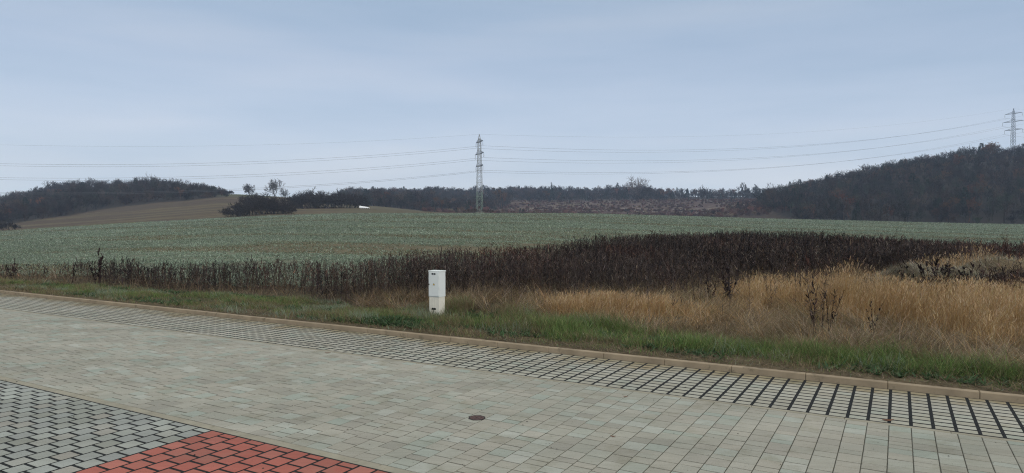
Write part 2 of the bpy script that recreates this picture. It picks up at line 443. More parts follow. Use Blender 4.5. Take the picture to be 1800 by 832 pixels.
DG = lambda px: np.interp(px, [-200, 0, 150, 300, 600, 1000, 1300, 1600, 2000], [11.4, 11.6, 12.1, 12.5, 12.9, 12.8, 12.3, 11.7, 11.3])
DW = lambda px: np.interp(px, [-200, 0, 150, 300, 700, 900, 1100, 1200, 1300, 1400, 1500, 1700, 1800, 2000], [12.6, 12.7, 12.9, 13.3, 14.3, 15.2, 17.0, 19.8, 23.0, 25.0, 27.0, 30.0, 32.5, 38])

# ---- green verge
def verge():
    ms = Mass()
    n = 560000
    x, y, s, d = scatter_sd(n, -38, 9, 10.24, 13.9)
    px, Z, _ = polar(x, y)
    lush = np.clip((fbm(s / 1.3, d / .6 + 3) - .5) * 1.7 + .5, 0, 1); pat = fbm(s / .45 + 40, d / .35)
    right = sstep(700, 1000, px)
    edge = DG(px) + (fbm(s / .8 + 11, d / .8) - .5) * 1.2
    keep = inview(px) & (d < edge) & (rng.random(n) < np.clip((lush - .25) * 2.6, .12, 1)) & (rng.random(n) < (.25 + .75 * sstep(10.5, 11.1, d + (pat - .5) * .9)))
    keep &= (rng.random(n) < np.clip(16 / Z, .5, 1))
    x, y, s, d, px, Z, lush, pat, right = (v[keep] for v in (x, y, s, d, px, Z, lush, pat, right)); n = len(x)
    near = sstep(10.6, 11.3, d + (pat - .5) * .9)
    mound = np.exp(-((x + .5) ** 2 + (y - 15.2) ** 2) / 2.2) + .8 * np.exp(-((x + 2.9) ** 2 + (y - 14.4) ** 2) / .8)
    h = (.05 + .10 * lush) * (1 - right) + right * (.05 + (.09 + .14 * lush) * near) + mound * .12
    L = h * rng.uniform(.5, 1.6, n) * (.45 + 1.15 * fbm(s / .8 + 21, d / .4 + 8, 2))
    frost = sstep(.45, .7, fbm(s / 1.1 + 70, d / .5)) * (1 - right * .7)
    g = pal(n, [(.12, .195, .055), (.16, .235, .075), (.09, .145, .045), (.23, .25, .10)], j=.2)
    dry = pal(n, [(.20, .155, .085), (.16, .13, .075), (.26, .21, .13)], j=.15)
    fr = pal(n, [(.20, .25, .175), (.26, .30, .22)], j=.15)
    pd = np.clip(.70 - .50 * near + .25 * (pat < .42) + .25 * sstep(.2, .9, d - edge[keep] + 1.0) - .15 * right, .06, .9)
    pd = np.clip(pd + .55 * sstep(.52, .64, fbm(s / 1.6 + 90, d / .5 + 20, 3)) - .12, .04, .95)
    r = rng.random(n)[:, None]
    c = np.where(r < pd[:, None], dry, g); c = np.where((rng.random(n) < frost * .8)[:, None], fr, c)
    ms.add(ribbons(root(x, y), rng.uniform(0, 6.28, n), L, rng.uniform(.05, .6, n), rng.uniform(.2, 1.5, n), rng.uniform(.005, .011, n), c, 3))
    # matted litter lying flat
    n = 60000
    x, y, s, d = scatter_sd(n, -36, 9, 10.22, 14.2); px, Z, _ = polar(x, y)
    k = inview(px); x, y = x[k], y[k]; n = len(x)
    c = pal(n, [(.19, .15, .09), (.13, .10, .065), (.27, .22, .15), (.07, .075, .035)], j=.15)
    ms.add(ribbons(root(x, y) + [0, 0, .015], rng.uniform(0, 6.28, n), rng.uniform(.08, .25, n), rng.uniform(1.1, 1.5, n), rng.uniform(-.1, .3, n), rng.uniform(.005, .010, n), c, 2))
    # broad-leaved rosettes
    n = 7600
    x, y, s, d = scatter_sd(n, -36, 8, 10.5, 13.0); cl_ = rng.random(n) < .2; x = np.where(cl_, rng.normal(-2.4, .9, n), x); y = np.where(cl_, rng.normal(14.0, .45, n), y); s, d = sd(x, y); px, Z, _ = polar(x, y)
    k = inview(px) & (d < DG(px)) & (d > 10.5) & ((fbm(s / .9 + 33, d / .9) > .5) | cl_)
    x, y = np.repeat(x[k], 7), np.repeat(y[k], 7); n = len(x)
    c = pal(n, [(.045, .095, .035), (.06, .11, .05), (.10, .14, .075)], j=.2)
    ms.add(ribbons(root(x, y), rng.uniform(0, 6.28, n), rng.uniform(.07, .17, n), rng.uniform(.5, 1.1, n), rng.uniform(.3, .8, n), rng.uniform(.02, .04, n), c, 3, .3))
    o = ms.build('verge_grass', M['grass']); tag(o, 'green verge grass behind the kerb, frosted and thinner to the left', 'grass', kind='stuff')
verge()

# ---- dry tan grass
def dry():
    ms = Mass()
    n = 1150000
    x = rng.uniform(-20, 30, n); y = rng.uniform(9, 34, n)
    u = rng.random(n)
    x = np.where(u > .74, rng.uniform(2, 28, n), x); y = np.where(u > .74, rng.uniform(16, 32, n), y); u = u < .64
    x = np.where(u, rng.uniform(-4, 17, n), x); y = np.where(u, rng.uniform(7.5, 19, n), y)
    s, d = sd(x, y); px, Z, _ = polar(x, y)
    n1 = fbm(x / 1.4 + 5, y / 1.4, 3); n2 = fbm(x / .5 + 50, y / .5, 3); n3 = fbm(x / 3.5 + 15, y / 3.5 + 9, 3)
    d0 = DG(px) - .35 + (n2 - .5) * .8
    ok = inview(px) & (d > d0) & (d < DW(px) + 1.4 + (n1 - .5) * 2.5) & (Z < CROPB(px) - 1)
    # orange standing clump on the right, second one in the middle, far one at the right edge
    tall1 = sstep(1425, 1480, px + (n2 - .5) * 60) * sstep(-.4, .4, Z + (n1 - .5) * 1.6 - np.interp(px, [1400, 1560, 1650, 1750, 2000], [14.0, 13.9, 12.6, 11.4, 11.0])) * (1 - sstep(15.7, 16.4, Z + (n2 - .5)))
    tall2 = sstep(830, 1010, px + (n1 - .5) * 260) * (1 - sstep(1170, 1340, px + (n3 - .5) * 300)) * (.35 + .65 * sstep(.36, .56, n3)) * sstep(13.2, 13.7, d) * (1 - sstep(15.3, 16.5, d))
    tall3 = sstep(1500, 1640, px) * sstep(20.5, 22.5, Z + (n1 - .5) * 3)
    mnd = sum(np.exp(-((x - a_) ** 2 + (y - b_) ** 2) / (c_ * c_)) for a_, b_, c_ in ((11.0, 18.6, 1.3), (12.6, 19.0, 1.1), (14.9, 20.6, 1.9)))
    tall4 = sstep(1230, 1330, px) * (1 - sstep(1480, 1520, px)) * sstep(16.0, 17.2, d + (n1 - .5) * 2)
    left = 1 - sstep(560, 700, px)
    tall4 = tall4 * (.25 + .6 * sstep(.45, .6, n3)); T = np.clip(tall1 + tall2 + tall3 + tall4, 0, 1)
    hollow = sstep(1570, 1620, px) * sstep(16.0, 16.4, Z) * (1 - sstep(17, 17.8, Z)) + .9 * sstep(1400, 1440, px) * (1 - sstep(1590, 1680, px)) * sstep(11.6, 12.2, Z + (n2 - .5)) * (1 - sstep(13.0, 13.6, Z + (n2 - .5)))
    dens = .36 + .55 * T + .5 * np.clip(mnd, 0, 1); dens = dens * np.clip(14 / Z, .5, 1.1) * (1 - .7 * hollow) * np.clip((n2 - .28) * 3.2, .12, 1)
    k = ok & (rng.random(n) < dens)
    x, y, s, d, px, Z, n1, n2, n3, T, tall1, tall2, tall3, tall4, left, hollow, mnd = (v[k] for v in (x, y, s, d, px, Z, n1, n2, n3, T, tall1, tall2, tall3, tall4, left, hollow, mnd)); n = len(x)
    hs = tall1 * .68 + tall2 * .42 + tall3 * .66 + tall4 * .62; hs = np.clip(hs, 0, 1.08) * (.62 + .76 * fbm(x / .9 + 60, y / .9, 2))
    hl = (.20 + .34 * n3 + .1 * left) * (1 - .35 * np.clip(mnd, 0, 1))
    stand = rng.random(n) < (tall1 * .85 + tall2 * .6 + tall3 * .6 + tall4 * .35)
    L = np.where(stand, hs * rng.uniform(.45, 1.18, n), hl * rng.uniform(.7, 1.7, n))
    lean = np.where(stand, np.abs(rng.normal(.05, .13, n)), rng.uniform(.4, 1.25, n))
    curl = np.where(stand, rng.uniform(.05, .75, n), rng.uniform(.3, 1.3, n))
    flow = fbm(x / 1.1 + 3, y / 1.1 + 80, 2) * 14
    az = np.where(stand, rng.normal(.3, 1.2, n), flow + rng.normal(0, .8, n))
    orange = pal(n, [(.42, .265, .115), (.48, .325, .155), (.33, .195, .08), (.52, .39, .22), (.24, .14, .065)], j=.14)
    grey = pal(n, [(.26, .20, .135), (.33, .265, .185), (.15, .105, .065), (.40, .33, .24), (.23, .145, .075), (.10, .072, .048)], j=.16)
    olive = pal(n, [(.13, .12, .05), (.17, .15, .07)], j=.15)
    po = np.clip(T * 1.05 * (.55 + .75 * n1) + .14, 0, .96)
    c = np.where((rng.random(n) < po)[:, None], orange, grey)
    c = np.where((rng.random(n) < .16 * (1 - T))[:, None], olive, c)
    c = np.where((rng.random(n) < np.clip(mnd, 0, 1) * .8)[:, None], pal(n, [(.30, .28, .21), (.24, .25, .18), (.36, .33, .26), (.16, .13, .10)], j=.15), c)
    W = np.where(stand, rng.uniform(.0025, .0055, n), rng.uniform(.004, .009, n)) * np.clip(Z / 14, .9, 1.9)
    ms.add(ribbons(root(x, y), az, L, lean, curl, W, c, 4))
    # seed heads
    j = np.where(stand & (rng.random(n) < .5))[0]; m = len(j)
    t = lean[j] + curl[j] * .45
    P = root(x[j], y[j]) + (L[j] * .93)[:, None] * np.stack([np.sin(t) * np.cos(az[j]), np.sin(t) * np.sin(az[j]), np.cos(t)], -1)
    ms.add(ribbons(P, az[j], rng.uniform(.05, .13, m), rng.uniform(.1, .6, m), rng.uniform(.3, 1.2, m), rng.uniform(.006, .012, m) * np.clip(Z[j] / 14, 1, 1.6), pal(m, [(.44, .31, .17), (.38, .25, .12), (.50, .38, .24)], j=.12), 2, .4))
    o = ms.build('dry_grass', M['straw']); tag(o, 'dry tan grass, standing orange clumps and grey matted tufts behind the verge', 'dry grass', kind='stuff')
dry()

# ---- dark weed patch
WH = lambda px: np.interp(px, [-200, 0, 150, 300, 600, 840, 1000, 1300, 2000], [.42, .45, .62, .82, 1.02, 1.08, 1.13, 1.15, 1.12])
def weed_plants(x, y, h, col, ms, twigs=11, wf=1.0, lean0=.09):
    n = len(x); P = root(x, y)
    az = rng.uniform(0, 6.28, n); lean = np.abs(rng.normal(0, lean0, n)); curl = rng.uniform(0, .3, n)
    px, Z, _ = polar(x, y)
    wz = np.clip(Z / 15, 1, 2.2) * wf
    ms.add(ribbons(P, az, h, lean, curl, np.full(n, .0055) * wz, col, 2, .6))
    i = np.repeat(np.arange(n), twigs); m = len(i)
    f = rng.uniform(.12, 1.0, m) ** .75
    t = lean[i] + curl[i] * .5 * f
    Q_ = P[i] + (h[i] * f)[:, None] * np.stack([np.sin(t) * np.cos(az[i]), np.sin(t) * np.sin(az[i]), np.cos(t)], -1)
    L = h[i] * rng.uniform(.04, .17, m) * (1.25 - .4 * f)
    c = col[i] * rng.uniform(.7, 1.5, (m, 1))
    c = np.where((rng.random(m) < .11)[:, None], pal(m, [(.17, .14, .12), (.12, .085, .06)]), c)
    ms.add(ribbons(Q_, rng.uniform(0, 6.28, m), L, rng.uniform(.4, 1.9, m), rng.uniform(-.8, .8, m), rng.uniform(.005, .015, m) * wz[i], c, 2, .9))
thin_ = lambda px: np.interp(px, [-200, 60, 120, 220, 600, 2000], [.30, .34, .75, 1, 1, 1])
def weeds():
    ms = Mass(); n = 44000
    x = rng.uniform(-30, 36, n); y = rng.uniform(14, 44, n)
    s, d = sd(x, y); px, Z, _ = polar(x, y)
    n1 = fbm(x / 2.5, y / 2.5); n2 = fbm(x / .8 + 9, y / .8)
    k = inview(px) & (d > DW(px) + (n1 - .5) * 3.6 + (n2 - .5) * 1.6) & (Z < CROPB(px) - .5 + (n1 - .5) * 2)
    k &= rng.random(n) < thin_(px)
    # a few thin outliers in the dry grass in front
    out = inview(px) & (d > DG(px) + .5) & (d <= DW(px)) & (rng.random(n) < (.08 + .12 * (px < 900) + .09 * sstep(15.5, 19, d)) * (1 - .85 * sstep(1440, 1520, px)))
    k |= out
    x, y, px, Z, n1, n2 = (v[k] for v in (x, y, px, Z, n1, n2)); n = len(x)
    h = WH(px) * rng.uniform(.72, 1.04, n) * (.82 + .36 * n1)
    h = h * np.where(rng.random(n) < .05, 1.15, 1)
    col = pal(n, [(.024, .018, .017), (.034, .025, .022), (.050, .032, .025), (.017, .014, .014), (.08, .056, .04)], [.30, .28, .16, .14, .12], j=.2)
    bl = sstep(.5, .68, fbm(x / 5 + 30, y / 3.5))[:, None]
    col = col * (1 + bl * np.array([.9, .28, .22]))
    gp = sstep(.5, .66, fbm(x / 6 + 50, y / 2.2, 3))[:, None] * .6; col = col * (1 - gp) + np.array([.060, .048, .045]) * gp
    h = h * (.80 + .34 * fbm(x / 6 + 3, y / 3 + 44, 2))
    weed_plants(x, y, h, col, ms, 26)
    # tangle of broken side shoots and dead leaves that fills the stand
    m = 400000
    x = rng.uniform(-30, 36, m); y = rng.uniform(14, 44, m); s, d = sd(x, y); px, Z, _ = polar(x, y)
    n1 = fbm(x / 2.5, y / 2.5)
    n2 = fbm(x / .8 + 9, y / .8); k = inview(px) & (d > DW(px) + (n1 - .5) * 3.6 + (n2 - .5) * 1.6 + .2) & (Z < CROPB(px) - .6 + (n1 - .5) * 2) & (rng.random(m) < np.clip(thin_(px) * np.interp(px, [0, 150, 700, 900], [1, 1.3, 1.3, 1]) * np.clip(Z / 20, .8, 1.2), 0, 1))
    x, y, px, Z, n1, s, d = (v[k] for v in (x, y, px, Z, n1, s, d)); m = len(x)
    front = np.exp(-np.clip(d - DW(px), 0, 9) / 1.6)
    u = rng.random(m) ** .8; hh = WH(px) * (.82 + .36 * n1) * .93
    P = root(x, y); P[:, 2] += u * hh
    c = pal(m, [(.020, .016, .016), (.030, .023, .021), (.046, .032, .026), (.014, .012, .013), (.10, .075, .055)], [.34, .28, .16, .16, .06], j=.25)
    gp = sstep(.5, .66, fbm(x / 6 + 50, y / 2.2, 3))[:, None] * .55; c = c * (1 - gp) + c * gp * 1.9
    P[:, 2] -= u * hh * .2 * (1 - fbm(x / 6 + 3, y / 3 + 44, 2))
    c = c * (1 + front * (1 - u) * 2.2)[:, None] * (1 + (fbm(x / 5 + 30, y / 3.5) > .56)[:, None] * np.array([.6, .2, .15]))
    ms.add(ribbons(P, rng.uniform(0, 6.28, m), rng.uniform(.06, .20, m) * np.clip(Z / 20, .9, 1.6), rng.uniform(.2, 2.2, m), rng.uniform(-.8, .8, m), rng.uniform(.006, .022, m) * np.clip(Z / 17, 1, 2), c, 2, .5))
    # pale dead grass between the stems
    m = 60000
    x = rng.uniform(-30, 36, m); y = rng.uniform(14, 44, m); s, d = sd(x, y); px, Z, _ = polar(x, y)
    k = inview(px) & (d > DW(px) - 1) & (Z < CROPB(px) - .5) & (rng.random(m) < np.clip(1.1 - (d - DW(px)) / 6, .12, 1))
    x, y, px, Z = x[k], y[k], px[k], Z[k]; m = len(x)
    ms.add(ribbons(root(x, y), rng.uniform(0, 6.28, m), WH(px) * rng.uniform(.3, .85, m), rng.uniform(.05, .5, m), rng.uniform(.1, .9, m), rng.uniform(.006, .011, m) * np.clip(Z / 16, 1, 2), pal(m, [(.12, .085, .055), (.065, .045, .034), (.18, .13, .085), (.045, .032, .026)], j=.2), 3))
    o = ms.build('dark_weeds', M['stem']); tag(o, 'dense patch of dead dark brown weeds between the verge and the green field', 'weeds', kind='stuff')
weeds()

# ---- single dead plants that stand out
def plant(nm_, label, cat, x, y, h, stems, spread, colr, twigs, wf=1.5, group=None):
    z0 = float(ground(np.array([x]), np.array([y]))[0])
    ms = Mass(); xs = x + rng.normal(0, spread * .25, stems); ys = y + rng.normal(0, spread * .25, stems)
    hh = h * rng.uniform(.72, 1.1, stems); col = pal(stems, colr, j=.15)
    weed_plants(xs, ys, hh, col, ms, int(twigs * 1.5), wf * (1.9 if nm_[0] == 'd' and nm_[1] == 'o' or x < 0 else 1.15), .05 + spread * 1.6)
    ms.V = [V - np.array([x, y, z0], np.float32) for V in ms.V]
    o = ms.build(nm_, M['stem']); o.location = (x, y, z0)
    return tag(o, label, cat, group)
DK = [(.020, .014, .014), (.035, .024, .022)]
def at(px, Z): return (px - 900) / F * Z, Z
for (px_, Z_, h, st, sp, tw, nm, lb) in (
    (1250, 17.4, .78, 3, .10, 16, 'dock_plant', 'dark upright dock stalks in the matted grass, left group of the two right of centre'),
    (1281, 17.2, .95, 5, .14, 20, 'dock_plant', 'taller dark bunch of dock stalks, right group of the two right of centre'),
    (1436, 12.6, 1.0, 5, .13, 16, 'dead_shrub', 'dark twiggy dead shrub in front of the orange grass clump'),
    (1462, 12.9, .85, 3, .10, 12, 'dead_shrub', 'thin dark twiggy shrub just left of the orange grass, right of the thicker shrub'),
    (1540, 12.4, .75, 3, .10, 10, 'dead_shrub', 'faint dead shrub before the middle of the orange grass clump'),
    (1583, 17.4, 1.0, 5, .10, 12, 'dead_shrub', 'dark shrub by the pale matted mound behind the orange clump'),
    (1637, 16.9, 1.12, 7, .16, 20, 'dock_plant', 'black upright stalks showing over the orange clump, beside the pale mound'),
    (1665, 17.0, 1.10, 12, .30, 20, 'dock_plant', 'wide bunch of black stalks behind the orange grass, middle of the dark row'),
    (1692, 16.9, 1.0, 8, .22, 18, 'dock_plant', 'short bunch of black stalks at the right end of the dark row'),
    (172, 21.8, 1.05, 4, .16, 20, 'dead_shrub', 'bushy dark dead plant sticking up at the left end of the weed patch'),
    (20, 24.5, .75, 3, .12, 12, 'dead_shrub', 'lone dark plant at the far left edge in front of the field'),
    (125, 23.0, .7, 2, .08, 10, 'dead_shrub', 'thin dark plant left of the bushy one before the field'),
    (228, 21.8, .85, 3, .10, 12, 'dead_shrub', 'thin dark plant just right of the bushy one before the field')):
    xx, yy = at(px_, Z_)
    plant(nm, lb, 'dead plant', xx, yy, h, st, sp, DK, tw, 1.7, 'dead stalks standing out of the grass')
# dark thicket of dead stalks at the right edge
def thicket():
    ms = Mass(); n = 1500
    a, Z = rng.uniform(1722, 2050, n), rng.uniform(15.2, 18.0, n); x, y = (a - 900) / F * Z, Z
    k = fbm(x / 1.2 + 4, y / 1.2) > .34; x, y = x[k], y[k]
    weed_plants(x, y, rng.uniform(.6, 1.0, len(x)), pal(len(x), DK + [(.06, .03, .025)], j=.2), ms, 16, 1.2)
    tag(ms.build('dark_reeds', M['stem']), 'very dark dead stalks in the hollow at the right edge behind the tall grass', 'weeds', kind='stuff')
thicket()

# ---- crop field
def crops():
    ms = Mass(); n = 330000
    Z = 22 * (232 / 22) ** (rng.random(n) ** .85); a = rng.uniform(-.92, .92, n); x = a * Z; y = Z
    s, d = sd(x, y); px = 900 + F * a
    # sown in rows that run across the slope
    row = .36; q = np.round((d + .25 * s) / row) * row - .25 * s
    d = q + rng.normal(0, .06, n) + rng.normal(0, .3, n) * (Z > 45); x, y = xy(s, d); px, Z, _ = polar(x, y)
    k = inview(px) & (Z > CROPB(px) - 1) & (Z < 230 - 14 * sstep(1080, 1250, px)) & (fbm(s / 30 + 4, d / 5.5 + 2, 3) < .74 + rng.normal(0, .06, n)) & (fbm(s / 1.5, d / 1.0 + 60, 2) > .30)
    x, y, Z, s, d = x[k], y[k], Z[k], s[k], d[k]; n = len(x)
    sc = np.clip(Z / 80, .5, 2.3)
    tone = fbm(s / 18 + 5, d / 7, 3); dry = sstep(.52, .66, fbm(s / 30 + 4, d / 5.5 + 2, 3))
    i = np.repeat(np.arange(n), 5); m = len(i)
    c = pal(m, [(.225, .275, .205), (.28, .335, .255), (.155, .20, .145), (.36, .41, .33), (.09, .13, .095)], [.34, .28, .18, .13, .07], j=.15) * (.78 + .45 * tone[i])[:, None]
    c = np.where((rng.random(m) < dry[i] * .5)[:, None], pal(m, [(.22, .19, .12), (.17, .16, .09)]), c)
    ms.add(ribbons(root(x, y)[i], rng.uniform(0, 6.28, m), rng.uniform(.12, .24, m) * sc[i] ** .8, rng.uniform(.5, 1.25, m), rng.uniform(.2, .6, m), rng.uniform(.05, .09, m) * sc[i], c, 2, .5))
    tag(ms.build('field_crop', M['grass']), 'low frosted green crop leaves in rows over the wide field', 'crop', kind='stuff')
crops()

# ------------------------------------------------------------------ bare trees
def tree_segs(r, H, depth=5, spread=.55, trunk=.22, nstem=1, up=.25, lenr=.74):
    """segments (p0, p1, r0, r1, level) of a leafless tree of height about H"""
    out = []
    def grow(p, dr, L, rad, lv):
        mid = p + dr * L * .5 + r.normal(0, .05 * L, 3); q = p + dr * L + r.normal(0, .05 * L, 3)
        out.append((p, mid, rad, rad * .85, lv)); out.append((mid, q, rad * .85, rad * .7, lv))
        if lv >= depth: return
        k = r.integers(3, 5) if lv < 3 else 3
        for i in range(k):
            a = r.normal(0, 1, 3); a -= a.dot(dr) * dr; a /= np.linalg.norm(a) + 1e-6
            th = r.uniform(.35, 1.0) * spread * 1.7
            nd = dr * math.cos(th) + a * math.sin(th); nd[2] += up; nd /= np.linalg.norm(nd)
            b = q if i < 2 else mid + (q - mid) * r.random()
            grow(b, nd, L * lenr * r.uniform(.7, 1.15), rad * .58, lv + 1)
    for i in range(nstem):
        dr = np.array([r.normal(0, .08 if nstem == 1 else .4), r.normal(0, .08 if nstem == 1 else .4), 1.]); dr /= np.linalg.norm(dr)
        grow(np.array([r.normal(0, .01) * H, r.normal(0, .01) * H, 0.]), dr, H * trunk, H * .022, 1)
    P0 = np.array([o[0] for o in out]); P1 = np.array([o[1] for o in out]); a = np.array([o[2] for o in out]); b = np.array([o[3] for o in out]); lv = np.array([o[4] for o in out])
    k = H / max(P1[:, 2].max(), .1)
    return P0 * k, P1 * k, a, b, lv
def seg_ribbons(P0, P1, a, b, lv, wmin, col):
    n = len(P0); d = P1 - P0; d /= np.linalg.norm(d, axis=1)[:, None] + 1e-9
    r_ = rng.normal(0, 1, (n, 3)); w = np.cross(d, r_); w /= np.linalg.norm(w, axis=1)[:, None] + 1e-9
    a = np.maximum(a, wmin / 2)[:, None]; b = np.maximum(b, wmin / 2)[:, None]
    V = np.stack([P0 - w * a, P0 + w * a, P1 + w * b, P1 - w * b], 1)
    return V.reshape(-1, 3), np.arange(4 * n).reshape(n, 4), np.repeat(col, 4, 0)
def seg_tubes(P0, P1, a, b, lv, wmin, col):
    n = len(P0); d = P1 - P0; d /= np.linalg.norm(d, axis=1)[:, None] + 1e-9
    u = np.cross(d, [0.31, .17, .93]); u /= np.linalg.norm(u, axis=1)[:, None] + 1e-9; w = np.cross(d, u)
    a = np.maximum(a, wmin / 2)[:, None]; b = np.maximum(b, wmin / 2)[:, None]; V = []
    for P, r_ in ((P0, a), (P1, b)):
        for k in range(3):
            t = 2.0944 * k; V.append(P + (u * math.cos(t) + w * math.sin(t)) * r_)
    V = np.stack(V, 1); q = np.array([(0, 1, 4, 3), (1, 2, 5, 4), (2, 0, 3, 5)])
    return V.reshape(-1, 3), (np.arange(n)[:, None, None] * 6 + q[None]).reshape(-1, 4), np.repeat(col, 6, 0)

def variants(kind, k, seed):
    out = []
    for i in range(k):
        r = np.random.default_rng(seed + i)
        if kind == 'tree': sg = tree_segs(r, 1.0, 5, .5, .24, 1, .3)
        elif kind == 'bush': sg = tree_segs(r, 1.0, 4, .62, .24, 6, .12, .8)
        P0, P1, a, b, lv = sg
        out.append((P0, P1, a, b, lv))
    return out
VT = variants('tree', 7, 100); VB = variants('bush', 5, 200)
def needle_variant(seed):
    r = np.random.default_rng(seed); n = 420
    z = r.uniform(.12, 1, n) ** .9; rad = (1.02 - z) * .26 * r.uniform(.3, 1.1, n); t = r.uniform(0, 6.28, n)
    P0 = np.stack([rad * np.cos(t), rad * np.sin(t), z], -1)
    P1 = P0 + np.stack([np.cos(t) * .06, np.sin(t) * .06, r.uniform(-.04, .03, n)], -1)
    return P0, P1, np.full(n, .02), np.full(n, .008), np.full(n, 5)
VP = [needle_variant(300 + i) for i in range(2)]
def leafy(v, seed):
    P0, P1, a, b, lv = v; k = lv >= 4; r = np.random.default_rng(seed)
    n = k.sum(); Q0 = P1[k] + r.normal(0, .02, (n, 3)); Q1 = Q0 + r.normal(0, .03, (n, 3))
    return np.concatenate([P0, Q0]), np.concatenate([P1, Q1]), np.concatenate([a, np.full(n, .016)]), np.concatenate([b, np.full(n, .012)]), np.concatenate([lv, np.full(n, 6)])
VL = [leafy(VT[0], 1), leafy(VT[3], 2)]
def wood(name, x, y, H, V, vi, col, label, wmin=.09, cat='wood', extra=None):
    """merge many leafless trees of a far-off wood into one mass"""
    ms = Mass(); z = ground(x, y) - .3
    for k in range(len(V)):
        j = np.where(vi == k)[0]
        if not len(j): continue
        P0, P1, a, b, lv = V[k]; m = len(P0)
        t = rng.uniform(0, 6.28, len(j)); wd = rng.uniform(.85, 1.25, len(j))
        ct, st = np.cos(t), np.sin(t)
        def tr(P):
            X = (P[None, :, 0] * ct[:, None] - P[None, :, 1] * st[:, None]) * (H[j] * wd)[:, None] + x[j][:, None]
            Y = (P[None, :, 0] * st[:, None] + P[None, :, 1] * ct[:, None]) * (H[j] * wd)[:, None] + y[j][:, None]
            Zz = P[None, :, 2] * H[j][:, None] + z[j][:, None]
            return np.stack([X, Y, Zz], -1).reshape(-1, 3)
        h = np.repeat(H[j], m); c = np.repeat(col[j], m, 0) * rng.uniform(.9, 1.12, (m * len(j), 1))
        ms.add(seg_ribbons(tr(P0), tr(P1), np.tile(a, len(j)) * h * .8, np.tile(b, len(j)) * h * .8, None, wmin, c))
    o = ms.build(name, M['bark'])
    return tag(o, label, cat, kind='stuff')
GREYS = [(.030, .027, .026), (.042, .034, .030), (.022, .022, .022), (.055, .040, .032), (.028, .032, .026)]
def place(n, a0, a1, z0, z1, cond):
    """random spots in the wedge of ground between two bearings, thinned to cond"""
    Z = np.sqrt(rng.uniform(z0 ** 2, z1 ** 2, n)); px = rng.uniform(a0, a1, n); x = (px - 900) / F * Z
    k = cond(px, Z, x); return x[k], Z[k], px[k]
# left hill wood
def mk(n, a0, a1, z0, z1, cond, hfun, mix, name, label, wmin, seedcol=GREYS, weights=None, cj=.2):
    x, y, px = place(n, a0, a1, z0, z1, cond); m = len(x)
    ty = rng.choice(len(mix), m, p=mix)            # tree, bush, conifer, leafy
    H = hfun(px, y, m); H = np.where(ty == 1, H * .6, H)
    allV = VT + VB + VP + VL; base = [0, 7, 12, 14]; cnt = [7, 5, 2, 2]
    vi = np.array([base[t] + rng.integers(cnt[t]) for t in ty])
    c = pal(m, seedcol, weights, j=cj) * rng.uniform(.7, 1.45, (m, 1))
    c = np.where((ty == 2)[:, None], pal(m, [(.018, .032, .022)]), c); c = np.where((ty == 3)[:, None], pal(m, [(.13, .06, .035), (.10, .06, .035)]), c)
    tone = 0.55 + .9 * fbm(x / 12 + 3, y / 22 + 8, 3)
    return wood(name, x, y, H, allV, vi, c * tone[:, None], label, wmin)
mk(3000, -250, 408, 290, 640, lambda p, Z, x: (Z > WOODF(p) + rng.uniform(0, 8, len(p))) & ((p < 395) | (Z < 470)),
   lambda p, Z, m: rng.uniform(5.5, 11.5, m) * (.65 + .7 * fbm(p / 18, Z / 40, 3)) * np.interp(p, [-200, 60, 130, 200, 270, 300, 345, 400], [.8, .9, 1.1, 1.05, 1.2, .95, .85, .5]), [.55, .42, .02, .01], 'left_hill_wood', 'dark leafless wood covering the hill on the left', .13)
mk(3600, 600, 1165, 440, 1000, lambda p, Z, x: ((Z > 700) | ((Z > 440) & (p < 850 + (Z - 440) * .2))) & ~((p < 640) & (Z < 500)),
   lambda p, Z, m: rng.uniform(6, 14, m) * (.55 + .9 * fbm(p / 22, Z / 90, 3)), [.66, .22, .08, .04], 'distant_wood', 'distant blue-grey wood along the skyline behind the pylon', .2)
mk(420, 1140, 1360, 690, 960, lambda p, Z, x: rng.random(len(p)) < .8, lambda p, Z, m: rng.uniform(6, 12, m), [.50, .38, .08, .04], 'skyline_tree_belt', 'thin belt of bare trees on the skyline above the reddish scrub', .16)
mk(3700, 1335, 2150, 285, 600, lambda p, Z, x: (Z > WOODF(p) + rng.uniform(0, 10, len(p))),
   lambda p, Z, m: rng.uniform(6, 12.5, m) * (.65 + .7 * fbm(p / 18, Z / 40, 3)), [.62, .31, .045, .025], 'right_hill_wood', 'dark leafless wood covering the steep hill on the right', .13, GREYS + [(.026, .036, .024), (.065, .05, .04)])
mk(5200, 740, 1430, 380, 720, lambda p, Z, x: (fbm(x / 22, Z / 22) > .40) & (Z > 400),
   lambda p, Z, m: rng.uniform(2.2, 5.0, m) * np.interp(Z, [400, 470, 520], [1.5, 1.2, .8]), [.1, .88, .01, .01], 'scrub', 'low reddish brown scrub on the slope between the pylon and the right wood', .13,
   [(.13, .065, .055), (.10, .058, .052), (.075, .05, .046), (.16, .12, .09)], cj=.2)

